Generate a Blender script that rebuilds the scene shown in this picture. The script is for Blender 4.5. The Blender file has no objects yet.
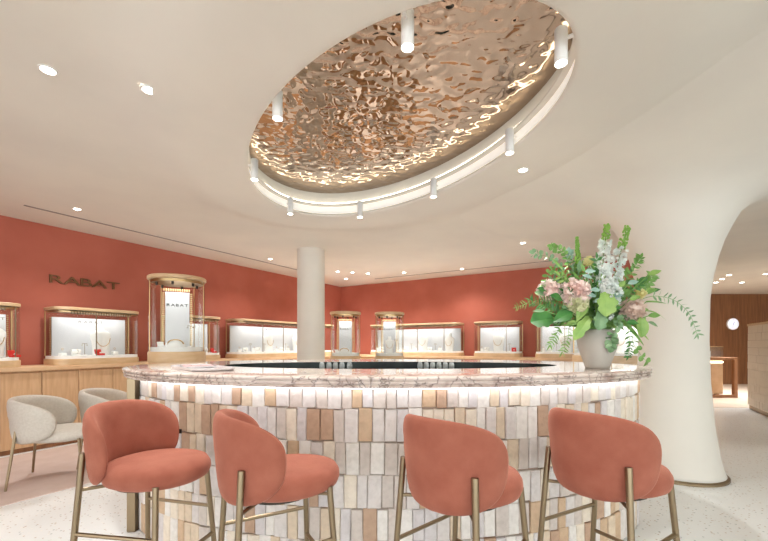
import bpy, math, random
from mathutils import Vector, Matrix
random.seed(7)
PI = math.pi
C = bpy.context.scene.collection
F, CU, HY, CH = 381.0, 384.0, 344.0, 1.27        # focal length in px, centre column, horizon row, camera height
CEIL = 2.85

def at(u, z, h=None, v=None):
    """world point at depth z seen at column u"""
    return Vector(((u-CU)/F*z, z, h if h is not None else CH+(HY-v)*z/F))

# ---------------------------------------------------------------- helpers
def srgb(r, g, b):
    f = lambda c: (c/255/12.92) if c <= 10.3 else ((c/255+.055)/1.055)**2.4
    return (f(r), f(g), f(b), 1)

class MB:
    def __init__(s): s.v = []; s.f = []; s.m = []; s.mi = 0
    def add(s, vs, fs, M=None):
        o = len(s.v)
        s.v += [tuple(M @ Vector(v)) if M is not None else tuple(v) for v in vs]
        s.f += [tuple(i+o for i in f) for f in fs]; s.m += [s.mi]*len(fs)
        return s
    def box(s, x0, x1, y0, y1, z0, z1, M=None):
        vs = [(x, y, z) for z in (z0, z1) for y in (y0, y1) for x in (x0, x1)]
        return s.add(vs, [(0,2,3,1),(4,5,7,6),(0,1,5,4),(2,6,7,3),(0,4,6,2),(1,3,7,5)], M)
    def rings(s, rings, cap0=True, cap1=True, closed=False, M=None):
        n = len(rings[0]); vs = [p for r in rings for p in r]; fs = []
        k = len(rings)
        for i in range(k if closed else k-1):
            a = i*n; b = ((i+1) % k)*n
            for j in range(n):
                j2 = (j+1) % n
                fs.append((a+j, a+j2, b+j2, b+j))
        if not closed:
            if cap0: fs.append(tuple(reversed(range(n))))
            if cap1: fs.append(tuple(range((k-1)*n, k*n)))
        return s.add(vs, fs, M)
    def lathe(s, prof, n=28, c=(0,0,0), cap0=True, cap1=True, M=None, closed=False):
        rs = [[(c[0]+r*math.cos(2*PI*j/n), c[1]+r*math.sin(2*PI*j/n), c[2]+z) for j in range(n)] for r, z in prof]
        return s.rings(rs, cap0, cap1, closed, M)
    def tube(s, pts, r, n=8, r1=None):
        pts = [Vector(p) for p in pts]; rs = []
        for i, p in enumerate(pts):
            d = (pts[min(i+1, len(pts)-1)]-pts[max(i-1, 0)]).normalized()
            up = Vector((0,0,1)) if abs(d.z) < .9 else Vector((1,0,0))
            a = d.cross(up).normalized(); b = a.cross(d).normalized()
            rr = r if r1 is None else r+(r1-r)*i/(len(pts)-1)
            rs.append([tuple(p+rr*(a*math.cos(2*PI*j/n)+b*math.sin(2*PI*j/n))) for j in range(n)])
        return s.rings(rs)
    def ball(s, c, r, n=10, m=6, sq=(1,1,1)):
        prof = [(max(.02, math.sin(PI*i/m))*r, -math.cos(PI*i/m)*r) for i in range(m+1)]
        return s.lathe(prof, n, M=Matrix.Translation(c) @ Matrix.Diagonal((*sq,1)))
    def build(s, name, mat, parent=None, smooth=False, bevel=0, sub=0, auto=40):
        me = bpy.data.meshes.new(name); me.from_pydata(s.v, [], s.f)
        for m in (mat if isinstance(mat, (list, tuple)) else [mat]): me.materials.append(m)
        me.polygons.foreach_set('material_index', s.m)
        me.validate(); 
        import bmesh
        bm = bmesh.new(); bm.from_mesh(me); bmesh.ops.recalc_face_normals(bm, faces=bm.faces); bm.to_mesh(me); bm.free()
        if smooth:
            me.polygons.foreach_set('use_smooth', [True]*len(me.polygons))
            if auto: me.set_sharp_from_angle(angle=math.radians(auto))
        o = bpy.data.objects.new(name, me); C.objects.link(o)
        if parent: o.parent = parent
        if bevel:
            b = o.modifiers.new('b', 'BEVEL'); b.width = bevel; b.segments = 2; b.limit_method = 'ANGLE'
        if sub:
            b = o.modifiers.new('s', 'SUBSURF'); b.levels = sub; b.render_levels = sub
        return o

def tag(o, label=None, cat=None, group=None, kind=None):
    if label: o['label'] = label
    if cat: o['category'] = cat
    if group: o['group'] = group
    if kind: o['kind'] = kind
    return o
def thing(name, label, cat, loc=(0,0,0), rz=0, group=None):
    o = bpy.data.objects.new(name, None); C.objects.link(o); o.empty_display_size = .1
    o.location = loc; o.rotation_euler = (0,0,rz)
    return tag(o, label, cat, group)
def struct(o): o['kind'] = 'structure'; return o
def copy_tree(o, parent=None):
    c = o.copy(); C.objects.link(c)
    if parent: c.parent = parent
    for ch in list(o.children): copy_tree(ch, c)
    return c

# ---------------------------------------------------------------- materials
def mat(name, col, rough=.5, metal=0, **k):
    m = bpy.data.materials.new(name); m.use_nodes = True
    b = m.node_tree.nodes['Principled BSDF']
    b.inputs['Base Color'].default_value = col
    b.inputs['Roughness'].default_value = rough; b.inputs['Metallic'].default_value = metal
    for a, v in k.items(): b.inputs[a.replace('_', ' ')].default_value = v
    return m
def nd(m, t, **k):
    n = m.node_tree.nodes.new(t)
    for a, v in k.items():
        if hasattr(n, a) and not a[0].isupper(): setattr(n, a, v)
        else: n.inputs[a.replace('_', ' ')].default_value = v
    return n
def lk(m, a, b): m.node_tree.links.new(a, b)
def ramp(m, fac, stops, interp='LINEAR'):
    r = nd(m, 'ShaderNodeValToRGB'); e = r.color_ramp; e.interpolation = interp
    while len(e.elements) < len(stops): e.elements.new(.5)
    for i, (p, c) in enumerate(stops): e.elements[i].position = p; e.elements[i].color = c
    lk(m, fac, r.inputs['Fac']); return r.outputs['Color']
def P(m): return m.node_tree.nodes['Principled BSDF']
def coords(m, scale=(1,1,1), rot=(0,0,0)):
    t = nd(m, 'ShaderNodeTexCoord'); mp = nd(m, 'ShaderNodeMapping')
    mp.inputs['Scale'].default_value = scale; mp.inputs['Rotation'].default_value = rot
    lk(m, t.outputs['Object'], mp.inputs['Vector']); return mp.outputs['Vector']
def bump(m, h, strength, dist=.01):
    b = nd(m, 'ShaderNodeBump'); b.inputs['Strength'].default_value = strength; b.inputs['Distance'].default_value = dist
    lk(m, h, b.inputs['Height']); lk(m, b.outputs['Normal'], P(m).inputs['Normal'])
def noisy(name, c1, c2, scale=4, rough=.6, bumps=0, bscale=80, stretch=(1,1,1), metal=0, lo=.35, hi=.65, **k):
    m = mat(name, c1, rough, metal, **k)
    v = coords(m, stretch)
    n = nd(m, 'ShaderNodeTexNoise', Scale=scale, Detail=5.0); lk(m, v, n.inputs['Vector'])
    lk(m, ramp(m, n.outputs['Fac'], [(lo, c1), (hi, c2)]), P(m).inputs['Base Color'])
    if bumps:
        b = nd(m, 'ShaderNodeTexNoise', Scale=bscale, Detail=3.0); lk(m, v, b.inputs['Vector'])
        bump(m, b.outputs['Fac'], bumps)
    return m
def emit(name, col, s):
    m = mat(name, col); P(m).inputs['Emission Color'].default_value = col; P(m).inputs['Emission Strength'].default_value = s
    return m

plaster = noisy('plaster', srgb(228,223,212), srgb(221,216,206), 1.2, .75)
redwall = noisy('red_limewash', srgb(172,92,73), srgb(183,102,83), 1.6, .8)
oak = noisy('oak', srgb(214,176,136), srgb(200,160,120), 6, .5, stretch=(6,6,.5))
oak_top = noisy('oak_top', srgb(219,184,146), srgb(208,170,130), 6, .4, stretch=(1,1,1))
casewood = noisy('case_wood', srgb(212,182,144), srgb(200,168,128), 8, .35, stretch=(1,1,4))
walnut = noisy('walnut', srgb(146,98,62), srgb(124,80,48), 5, .5, stretch=(5,5,.3))
velvet = noisy('velvet', srgb(168,99,78), srgb(154,85,65), 9, .85, .15, 250, Sheen_Weight=.4, Sheen_Roughness=.4)
P(velvet).inputs['Sheen Tint'].default_value = srgb(255,190,165)
boucle = noisy('boucle', srgb(206,199,188), srgb(198,190,178), 60, .95, .3, 220)
brass = mat('aged_brass', srgb(150,132,106), .33, 1)
goldm = mat('gold_trim', srgb(200,168,124), .3, 1)
darkm = mat('dark_metal', srgb(70,62,55), .4, .8)
whitep = mat('white_paint', srgb(240,238,234), .5)
panelw = noisy('panel_fabric', srgb(226,226,228), srgb(216,217,221), 3, .8)
jewelw = mat('display_white', srgb(244,242,238), .6)
redobj = mat('red_leather', srgb(214,44,34), .45)
silver = mat('silver', srgb(220,218,210), .2, 1)
blackm = noisy('black_glaze', srgb(30,36,34), srgb(46,54,50), 5, .25)
vasem = noisy('vase_ceramic', srgb(186,181,172), srgb(178,172,162), 5, .7)
rugm = noisy('pink_carpet', srgb(212,192,182), srgb(204,182,171), 5, .95, .2, 300)
bronze = mat('bronze_letters', srgb(120,84,54), .45, .5)
led = emit('led', srgb(255,246,230), 4.5)
ledbar = emit('led_bar', srgb(240,246,255), 5.5)
lamp_on = emit('lamp_on', srgb(255,250,240), 14.0)
frost = mat('frosted_white', srgb(238,236,232), .4)
clockm = emit('lit_clock_face', srgb(240,240,255), .55)
blackp = mat('black_print', srgb(40,36,34), .6)
greyprint = mat('grey_print', srgb(140,135,130), .6)
paper = mat('paper', srgb(226,222,220), .45)
paperpink = mat('paper_pink', srgb(206,150,150), .4)
papergrey = mat('paper_grey', srgb(120,116,120), .35)

# glass: cheap see-through pane
glass = bpy.data.materials.new('clear_glass'); glass.use_nodes = True
nt = glass.node_tree; nt.nodes.clear()
o_ = nt.nodes.new('ShaderNodeOutputMaterial'); tr = nt.nodes.new('ShaderNodeBsdfTransparent'); gl = nt.nodes.new('ShaderNodeBsdfGlossy')
tr.inputs[0].default_value = (.96,.98,.97,1); gl.inputs['Roughness'].default_value = .02
lw = nt.nodes.new('ShaderNodeLayerWeight'); lw.inputs[0].default_value = .25
mx = nt.nodes.new('ShaderNodeMixShader')
mu = nt.nodes.new('ShaderNodeMath'); mu.operation = 'MULTIPLY'; mu.inputs[1].default_value = .32; nt.links.new(lw.outputs['Fresnel'], mu.inputs[0]); nt.links.new(mu.outputs[0], mx.inputs[0]); nt.links.new(tr.outputs[0], mx.inputs[1]); nt.links.new(gl.outputs[0], mx.inputs[2]); nt.links.new(mx.outputs[0], o_.inputs[0])

# terrazzo
terr = mat('terrazzo', srgb(226,222,216), .28)
v = coords(terr)
n1 = nd(terr, 'ShaderNodeTexVoronoi', Scale=34.0); lk(terr, v, n1.inputs['Vector'])
n2 = nd(terr, 'ShaderNodeTexVoronoi', Scale=34.0); lk(terr, v, n2.inputs['Vector'])
chip = ramp(terr, n1.outputs['Distance'], [(.20, (1,1,1,1)), (.24, (0,0,0,1))])
sep = nd(terr, 'ShaderNodeSeparateColor'); lk(terr, n1.outputs['Color'], sep.inputs[0])
chipc = ramp(terr, sep.outputs[0], [(0, srgb(190,175,160)), (.25, srgb(172,178,176)), (.45, srgb(214,208,200)), (.6, srgb(240,238,232)), (.85, srgb(200,190,180))], 'CONSTANT')
basec = ramp(terr, nd(terr, 'ShaderNodeTexNoise', Scale=3.0).outputs['Fac'], [(.4, srgb(232,234,233)), (.6, srgb(226,227,225))])
mixc = nd(terr, 'ShaderNodeMix', data_type='RGBA'); lk(terr, chip, mixc.inputs[0]); lk(terr, basec, mixc.inputs[6]); lk(terr, chipc, mixc.inputs[7])
lk(terr, mixc.outputs[2], P(terr).inputs['Base Color'])

# marble bar top
marb = mat('veined_marble', srgb(205,190,178), .07)
v = coords(marb)
n0 = nd(marb, 'ShaderNodeTexNoise', Scale=2.2, Detail=6.0); lk(marb, v, n0.inputs['Vector'])
va = nd(marb, 'ShaderNodeVectorMath', operation='MULTIPLY_ADD'); lk(marb, n0.outputs['Color'], va.inputs[0]); va.inputs[1].default_value = (.8,.8,.8); lk(marb, v, va.inputs[2])
vo = nd(marb, 'ShaderNodeTexVoronoi', feature='DISTANCE_TO_EDGE', Scale=8.5); lk(marb, va.outputs[0], vo.inputs['Vector'])
vein = ramp(marb, vo.outputs['Distance'], [(0, (.8,.8,.8,1)), (.03, (.2,.2,.2,1)), (.09, (0,0,0,1))])
n3 = nd(marb, 'ShaderNodeTexNoise', Scale=7.0, Detail=8.0); lk(marb, va.outputs[0], n3.inputs['Vector'])
bc = ramp(marb, n3.outputs['Fac'], [(.3, srgb(172,148,136)), (.45, srgb(212,196,184)), (.62, srgb(226,214,204)), (.75, srgb(186,162,150))])
mk = nd(marb, 'ShaderNodeMix', data_type='RGBA'); lk(marb, vein, mk.inputs[0]); lk(marb, bc, mk.inputs[6]); mk.inputs[7].default_value = srgb(92,68,58)
lk(marb, mk.outputs[2], P(marb).inputs['Base Color'])

# hand-cut stone bricks: one colour per brick
brick = mat('stone_bricks', srgb(220,205,190), .55)
g = nd(brick, 'ShaderNodeNewGeometry')
cc = ramp(brick, g.outputs['Random Per Island'], [(0, srgb(236,230,222)), (.20, srgb(222,214,208)), (.38, srgb(212,200,190)), (.53, srgb(234,221,202)),
     (.67, srgb(222,202,176)), (.76, srgb(206,176,144)), (.84, srgb(216,209,207)), (.93, srgb(190,158,132))], 'CONSTANT')
v = coords(brick)
nn = nd(brick, 'ShaderNodeTexNoise', Scale=30.0, Detail=6.0); lk(brick, v, nn.inputs['Vector'])
mm = nd(brick, 'ShaderNodeMix', data_type='RGBA', blend_type='MULTIPLY'); mm.inputs[0].default_value = .45
lk(brick, cc, mm.inputs[6]); lk(brick, ramp(brick, nn.outputs['Fac'], [(.3, (.72,.70,.68,1)), (.6, (1,1,1,1))]), mm.inputs[7])
lk(brick, mm.outputs[2], P(brick).inputs['Base Color']); bump(brick, nn.outputs['Fac'], .6, .01)
grout = mat('grout', srgb(172,152,136), .9)

# hammered rose-gold mirror
ham = mat('hammered_mirror', srgb(172,152,134), .04, 1)
v = coords(ham)
h0 = nd(ham, 'ShaderNodeTexNoise', Scale=13.0, Detail=.3, Distortion=.25); lk(ham, v, h0.inputs['Vector'])
bump(ham, h0.outputs['Fac'], 1.0, .012)

# ---------------------------------------------------------------- room geometry
CX, CZ = -1.19, 10.56
dl = Vector((.5120, .8590)); dl.normalize()                 # along the left wall, away from camera
nl = Vector((dl.y, -dl.x))                                   # left wall normal into the room
dr = Vector((-nl.x, -nl.y)) * -1                             # along the right wall, to the right and nearer
nr = Vector((-dl.x, -dl.y))                                  # right wall normal into the room
COR = Vector((CX, CZ))
def on_left(u, off):                                         # point on the line parallel to the left wall seen at column u
    p = COR+nl*off; t = (u-CU)/F
    s = (t*p.y-p.x)/(dl.x-t*dl.y)
    q = p+dl*s; return q
def on_right(u, off):
    p = COR+nr*off; t = (u-CU)/F
    s = (t*p.y-p.x)/(dr.x-t*dr.y)
    return p+dr*s
ANG_L = math.atan2(-dl.y, -dl.x)+PI                          # local +x = away from camera along the wall, local -y faces the room
ANG_R = math.atan2(dr.y, dr.x)

def wall(name, a, b, m, h=CEIL+.12, th=.2, back=None):
    a = Vector(a); b = Vector(b); d = (b-a).normalized(); n = Vector((-d.y, d.x))   # n to the left of a->b = behind
    mb = MB(); q = [a, b, b+n*th, a+n*th]
    mb.add([(p.x, p.y, 0) for p in q]+[(p.x, p.y, h) for p in q], [(0,1,5,4),(1,2,6,5),(2,3,7,6),(3,0,4,7),(4,5,6,7),(3,2,1,0)])
    return struct(mb.build(name, m))
fl = MB().box(-12, 15, -6, 13, -.1, 0); struct(fl.build('floor', terr))
E_R = on_right(668, 0)
wall('wall_left', COR-dl*16, COR, redwall)
wall('wall_right', COR, E_R, redwall)
wall('wall_side', E_R+Vector((.9, 6.2)), E_R, plaster)
wall('wall_back', (5.5, 12.05), (15, 12.05), walnut)
wall('wall_end', (15, 12.2), (15, -6), plaster)

# oval recess
OC = Vector((-.078, 3.063)); OA, OB, OT = 1.585, .907, math.radians(-56.57)
HO = 2.77
ca, sa = math.cos(OT), math.sin(OT)
N = 128
def oval(i, off=0, n=N):
    t = 2*PI*i/n; x, y = OA*math.cos(t), OB*math.sin(t)
    nx, ny = math.cos(t)/OA, math.sin(t)/OB; l = math.hypot(nx, ny)
    x += off*nx/l; y += off*ny/l
    return (OC.x+x*ca-y*sa, OC.y+x*sa+y*ca)
def sstep(a, b, x):
    x = max(0, min(1, (x-a)/(b-a))); return x*x*(3-2*x)
# flared column centre
KC = Vector((2.875, 3.80))
def cheight(x, y, off):
    return HO+(CEIL-HO)*sstep(.42, .95, off)
cm = MB(); rings = []
X0, X1, Y0, Y1 = -12, 15, -6, 13
offs = [0, .012, .03, .1, .2, .3, .42, .5, .58, .66, .74, .82, .9, .98, 1.15]
for k, of in enumerate(offs):
    r = []
    for i in range(N):
        x, y = oval(i, of+.0); z = HO+.015 if k == 0 else HO+.003 if k == 1 else cheight(x, y, of)
        r.append((x, y, z))
    rings.append(r)
r = []
for i in range(N):
    x, y = oval(i, 1.15); dx, dy = x-OC.x, y-OC.y
    s = min((X1-OC.x)/dx if dx > 1e-6 else (X0-OC.x)/dx if dx < -1e-6 else 1e9, (Y1-OC.y)/dy if dy > 1e-6 else (Y0-OC.y)/dy if dy < -1e-6 else 1e9)
    r.append((OC.x+dx*s, OC.y+dy*s, CEIL))
rings.append(r)
cm.rings(rings, False, False)
co = cm.build('ceiling', plaster, smooth=True, auto=60)
for p in co.data.polygons: pass
struct(co)
rf = MB().box(X0, X1, Y0, Y1, CEIL+.45, CEIL+.5); struct(rf.build('ceiling_deck', plaster))
# recess walls: bright cove strip, step, beige curved band
rec = MB()
lev = [(0, HO+.015), (.015, HO+.03), (.03, HO+.06), (.035, HO+.125), (0.03, HO+.13), (-.008, HO+.132), (-.010, HO+.142), (.05, HO+.144), (.052, HO+.17), (.055, HO+.31)]
rec.rings([[(*oval(i, o), z) for i in range(N)] for o, z in lev], False, False)
struct(rec.build('trim_1', plaster, smooth=True, auto=50))
ls = MB(); ls.rings([[(*oval(i, o), z) for i in range(N)] for o, z in ((.005, HO+.145), (.005, HO+.157), (.018, HO+.157), (.018, HO+.145))], closed=True)
o = ls.build('cove_glow', led); tag(o, 'glowing light strip around the rim of the hammered oval ceiling mirror', 'light strip')
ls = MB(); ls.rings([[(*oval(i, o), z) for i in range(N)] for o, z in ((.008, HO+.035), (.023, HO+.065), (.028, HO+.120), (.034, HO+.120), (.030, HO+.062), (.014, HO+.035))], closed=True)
o = ls.build('cove_glow', emit('wall_glow', srgb(255,250,240), .28)); tag(o, 'wall strip with added glow around the lower lip of the oval recess', 'light strip')  # added emission stands in for cove light falling on the recess wall strip
mi = MB(); mi.rings([[(*oval(i, .053), z) for i in range(N)] for z in (HO+.29, HO+.305)])
tag(mi.build('ceiling_mirror', ham), 'large hammered rose gold mirror panel filling the oval ceiling recess', 'mirror')

# round pillar
pc = at(311, 6.2+.22, 0)
struct(MB().lathe([(.228, 0), (.228, CEIL-.03), (.24, CEIL+.02)], 48, (pc.x, pc.y, 0)).build('wall_pillar', plaster, smooth=True))

# sculpted flaring column that melts into the ceiling
prof = [(0,.42),(.06,.40),(.2,.365),(.5,.325),(.9,.295),(1.3,.283),(1.7,.290),(1.9,.312),(2.1,.352),(2.25,.395),(2.38,.45),(2.5,.51),(2.58,.60),(2.65,.74),(2.70,.9),(2.745,1.15),(2.78,1.45),(2.815,1.8),(2.86,2.25)]
kr = []; kx = []
n = 96
for h, r in prof:
    ring = []
    for j in range(n):
        a = 2*PI*j/n; c_, s_ = math.cos(a), math.sin(a)
        rm = 2.25; d_ = .4
        while d_ < 2.25:                       # the flare ends before it reaches the oval recess
            qx, qy = KC.x+d_*c_-OC.x, KC.y+d_*s_-OC.y
            if math.hypot((qx*ca+qy*sa)/(OA+.10), (-qx*sa+qy*ca)/(OB+.10)) < 1: rm = d_; break
            d_ += .02
        rr_ = r if r < .6 else .6+(r-.6)*(max(rm,.7)-.6)/(2.25-.6)
        kx.append(rm); ring.append((KC.x+rr_*c_, KC.y+(rr_)*s_, h))
    kr.append(ring)
km = MB(); km.rings(kr, True, False)
struct(km.build('wall_archway', plaster, smooth=True, auto=0))
sk = MB(); sk.rings([[(KC.x+(.42+d)*math.cos(2*PI*j/64), KC.y+(.42+d)*math.sin(2*PI*j/64), z) for j in range(64)] for d, z in ((.0, 0), (.012, 0), (.012, .02), (0, .03))], True, True)
struct(sk.build('baseboard_column', brass, smooth=True))

# ceiling slot diffusers
def slot(u0, u1, fn, off, label):
    a, b = fn(u0, off), fn(u1, off); d = (b-a).normalized(); n = Vector((-d.y, d.x))*.016
    mb = MB(); q = [a-n, b-n, b+n, a+n]; z0, z1 = CEIL-.006, CEIL+.01
    mb.add([(p.x, p.y, z0) for p in q]+[(p.x, p.y, z1) for p in q], [(0,1,5,4),(1,2,6,5),(2,3,7,6),(3,0,4,7),(4,5,6,7),(3,2,1,0)])
    tag(mb.build('air_slot', greyprint), label, 'air vent')
def off_at(fn_p, base, nrm): return (fn_p-base).dot(nrm)
def ceil_pt(u, v, h=CEIL):
    z = (h-CH)*F/(HY-v); return Vector(((u-CU)/F*z, z))
oL = (ceil_pt(24, 205)-COR).dot(nl); oR = (ceil_pt(548, 261)-COR).dot(nr)
slot(24, 318, on_left, oL, 'long thin air slot in ceiling along the left red wall')
slot(375, 640, on_right, oR, 'long thin air slot in ceiling along the right red wall')

# ---------------------------------------------------------------- carpet
def strip(name, fn, n_, d_, s0, s1, o0, o1, z0, z1, m):
    pass
mb = MB(); q = [COR+nl*.62-dl*6.3, COR+nl*2.34-dl*6.3, COR+nl*2.34-dl*12, COR+nl*.62-dl*12]
mb.add([(p.x, p.y, .0) for p in q]+[(p.x, p.y, .006) for p in q], [(0,1,5,4),(1,2,6,5),(2,3,7,6),(3,0,4,7),(4,5,6,7),(3,2,1,0)])
tag(mb.build('carpet', rugm), 'pale pink carpet runner on floor beside the oak cabinets', 'rug')
mb = MB().box(6.0, 15, 7.6, 12, 0, .004); struct(mb.build('floor_back', noisy('beige_floor', srgb(216,198,180), srgb(206,188,170), 4, .4)))

# ---------------------------------------------------------------- wall cabinets
def frameM(p, ang): return Matrix.Translation((p.x, p.y, 0)) @ Matrix.Rotation(ang, 4, 'Z')
HC = 1.0
# left worktop
Lm = frameM(COR, ANG_L)          # local x away along wall (negative = towards camera), local y- into the room
def worktop(ang, base, x0, x1, label):
    mb = MB(); o = mb.box(x0, x1, -.56, -.01, HC-.05, HC).build('worktop', oak_top, bevel=.006)
    o.location = (base.x, base.y, 0); o.rotation_euler = (0,0,ang); tag(o, label, 'worktop')
worktop(ANG_L, COR, -13, -.57, 'long pale oak worktop along the left red wall')
LR = (E_R-COR).length
worktop(ANG_R, COR, .60, LR-.05, 'pale oak worktop along the right red wall behind the bar')
def cabinet(ang, base, x0, x1, label, group=None):
    d = Vector((math.cos(ang), math.sin(ang))); c = base+d*((x0+x1)/2); w = (x1-x0)/2
    t = thing('base_cabinet', label, 'cabinet', (c.x, c.y, 0), ang, group)
    MB().box(-w+.001, w-.001, -.50, -.01, .0, HC-.051).build('body', oak, t)
    MB().box(-w+.003, w-.003, -.53, -.501, .055, HC-.07).build('door', oak, t, bevel=.006)
    MB().box(-w, w, -.506, -.5005, 0, .05).build('plinth', walnut, t)
    return t
xs_px = [-70, -38, 0, 42, 79, 113, 141]
xs = [(on_left(u, .53)-(COR+nl*.53)).dot(dl) for u in xs_px]
nm = ['outermost, left of the photo edge', 'second beyond the photo edge', 'cut by the left photo edge', 'behind the cream armchair', 'between the two cream armchairs', 'nearest the bar end']
for k in range(len(xs)-1):
    cabinet(ANG_L, COR, xs[k], xs[k+1], 'pale oak base cabinet under the left worktop, '+['the outermost one at the photo edge','second from the photo edge','third, ahead of the cream armchair back','fourth, directly behind the cream armchair','fifth, between the two cream armchairs','sixth, beside the bar end'][k], 'oak cabinets on the left wall')
cabinet(ANG_L, COR, xs[-1], -.60, 'long oak base cabinet on the left wall hidden behind the bar', 'oak cabinets on the left wall')
cabinet(ANG_R, COR, .62, LR-.06, 'long oak base cabinet on the right wall hidden behind the bar')

# ---------------------------------------------------------------- letters
fc = {}
def letter_mesh(ch, size, ext, wide=1.35):
    key = (ch, size, ext, wide)
    if key in fc: return fc[key]
    cu = bpy.data.curves.new('letter', 'FONT'); cu.body = ch; cu.size = size; cu.extrude = ext; cu.offset = size*.004
    ob = bpy.data.objects.new('tmp', cu); C.objects.link(ob); bpy.context.view_layer.update()
    me = bpy.data.meshes.new_from_object(ob); bpy.data.objects.remove(ob)
    for v_ in me.vertices: v_.co.x *= wide
    w = max(v_.co.x for v_ in me.vertices)-min(v_.co.x for v_ in me.vertices); mn = min(v_.co.x for v_ in me.vertices)
    for v_ in me.vertices: v_.co.x -= mn
    fc[key] = (me, w); return fc[key]
def lettering(word, size, ext, m, parent, y, z, gap, cx=0, wide=1.35, one=True):
    ws = [letter_mesh(c, size, ext, wide) for c in word]
    tot = sum(w for _, w in ws)+gap*(len(ws)-1); x = cx-tot/2; out = []
    mb = MB()
    for (me, w) in ws:
        if one:
            M = Matrix.Translation((x, y, z)) @ Matrix.Rotation(PI/2, 4, 'X')
            MB().add([tuple(v_.co) for v_ in me.vertices], [tuple(p.vertices) for p in me.polygons], M).build('letter', m, parent)
        else:
            o = bpy.data.objects.new('letter', me.copy()); C.objects.link(o); o.data.materials.append(m); o.parent = parent
            o.location = (x, y, z); o.rotation_euler = (PI/2, 0, 0)
        x += w+gap
    return tot
a, b = on_left(49, 0), on_left(119, 0); c = (a+b)/2; W = (b-a).length
t = thing('wall_sign', 'bronze capital lettering fixed high on the left red wall', 'sign', (c.x, c.y, 0), ANG_L)
zc = c.y; hgt = CH+(HY-286.5)*zc/F
probe = sum(letter_mesh(x, .155, .012, 1.85)[1] for x in 'RABAT')
lettering('RABAT', .155, .012, bronze, t, -.013, hgt, (W-probe)/4, 0, 1.85, False)

# ---------------------------------------------------------------- display cases
def rrect(w, d, r, n=7, front_only=True):
    """outline, x in +-w/2, y 0 (back) .. -d (front), rounded at the front corners"""
    pts = [(w/2, 0), (-w/2, 0)]
    for k in range(n+1):
        a = PI+PI/2*k/n; pts.append((-w/2+r+r*math.cos(a), -d+r+r*math.sin(a)))
    for k in range(n+1):
        a = 1.5*PI+PI/2*k/n; pts.append((w/2-r+r*math.cos(a), -d+r+r*math.sin(a)))
    return pts
def ext(pts, z0, z1, sc=0):
    return [[(x, y, z0) for x, y in pts], [(x, y, z1) for x, y in pts]]
def inset(pts, c, k): return [((x-c[0])*k[0]+c[0], (y-c[1])*k[1]+c[1]) for x, y in pts]
def area_light(parent, loc, sx, sy, e, col=(1,.98,.95), rot=(0,0,0), name='case_lamp'):
    l = bpy.data.lights.new(name, 'AREA'); l.shape = 'RECTANGLE'; l.size = sx; l.size_y = sy; l.energy = e; l.color = col
    o = bpy.data.objects.new(name, l); C.objects.link(o); o.location = loc; o.rotation_euler = rot
    if parent: o.parent = parent
    return o
def case_trim(t, pts, zb, ztop, cen):
    pass
def wall_case(p, ang, w, label, z0=HC, h=.745, d=.42, r=.15, posts=(), bandh=.08, name='display_case', word=True, nlet=.045):
    t = thing(name, label, 'display case', (p.x, p.y, z0), ang, 'jewellery cases on the wall counters')
    o = rrect(w, d, r)
    i1 = inset(o, (0, -d/2), ((w-.03)/w, (d-.03)/d)); i2 = inset(o, (0, -d/2), ((w-.012)/w, (d-.012)/d))
    MB().rings(ext(o, 0, bandh)).build('base', casewood, t, smooth=True, bevel=.004)
    MB().rings(ext(i1, bandh, bandh+.035)).build('deck', jewelw, t, smooth=True)
    MB().rings(ext(i2, bandh+.0355, h-.042), False, False).build('glass', glass, t, smooth=True)
    MB().rings(ext(o, h-.042, h)).build('top_rim', casewood, t, smooth=True, bevel=.008)
    # light trough with a rail of tiny brackets under the rim
    MB().rings(ext(inset(o, (0, -d/2), ((w-.05)/w, (d-.05)/d)), h-.066, h-.0505)).build('light_trough', goldm, t, smooth=True)
    ch = MB(); q = inset(o, (0, -d/2), ((w-.026)/w, (d-.026)/d))
    x = -w/2+r
    while x < w/2-r:
        ch.box(x, x+.012, -d+.012, -d+.02, h-.095, h-.052); x += .03
    ch.build('valance', brass, t)
    # posts
    pm = [-w/2+.012, w/2-.012]
    for xx in pm: MB().box(xx-.006, xx+.006, -.02, -.006, bandh+.036, h-.051).build('post', goldm, t)
    for f in posts: MB().box(-w/2+w*f-.005, -w/2+w*f+.005, -d+.001, -d+.013, bandh+.036, h-.051).build('post', brass, t)
    bp = MB().box(-w/2+.07, w/2-.07, -.05, -.03, bandh+.036, h-.12).build('back_panel', panelw, t)
    for sx in (-1, 1):
        bm_ = MB()
        z = bandh+.05
        while z < h-.13: bm_.box(sx*(w/2-.055)-.008, sx*(w/2-.055)+.008, -.052, -.04, z, z+.012); z += .024
        bm_.build('side_chain', goldm, t)
    if word: lettering('RABAT', nlet, .001, greyprint, bp, -.0515, h-.185, nlet*.5, 0, 1.5)
    area_light(t, (0, -d/2, h-.07), w*.8, d*.5, 2.4*w*ECASE)
    return t
ECASE = .75
def necklace_bust(p, ang, z, s=1, label='', name='necklace_bust', group=None):
    t = thing(name, label, 'jewellery display', (p.x, p.y, z), ang, group)
    mb = MB(); rr = []
    for (zz, wx, wy, yy) in [(0,.075,.05,0),(.01,.08,.055,0),(.10,.085,.055,.0),(.20,.10,.05,.01),(.245,.10,.045,.015),(.27,.075,.04,.02),(.285,.042,.035,.025),(.34,.038,.033,.03),(.35,.03,.028,.03)]:
        rr.append([(s*wx*math.cos(2*PI*j/20), s*(yy+wy*math.sin(2*PI*j/20)), s*zz) for j in range(20)])
    mb.rings(rr); mb.build('bust', jewelw, t, smooth=True)
    nk = MB(); pts = [(s*.07*math.sin(a), s*(-.055-.0*a), s*(.20-.10*math.cos(a))) for a in [(-1.5+3*k/14) for k in range(15)]]
    nk.tube(pts, .0035*s, 5); nk.build('necklace', goldm, t)
    return t
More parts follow.
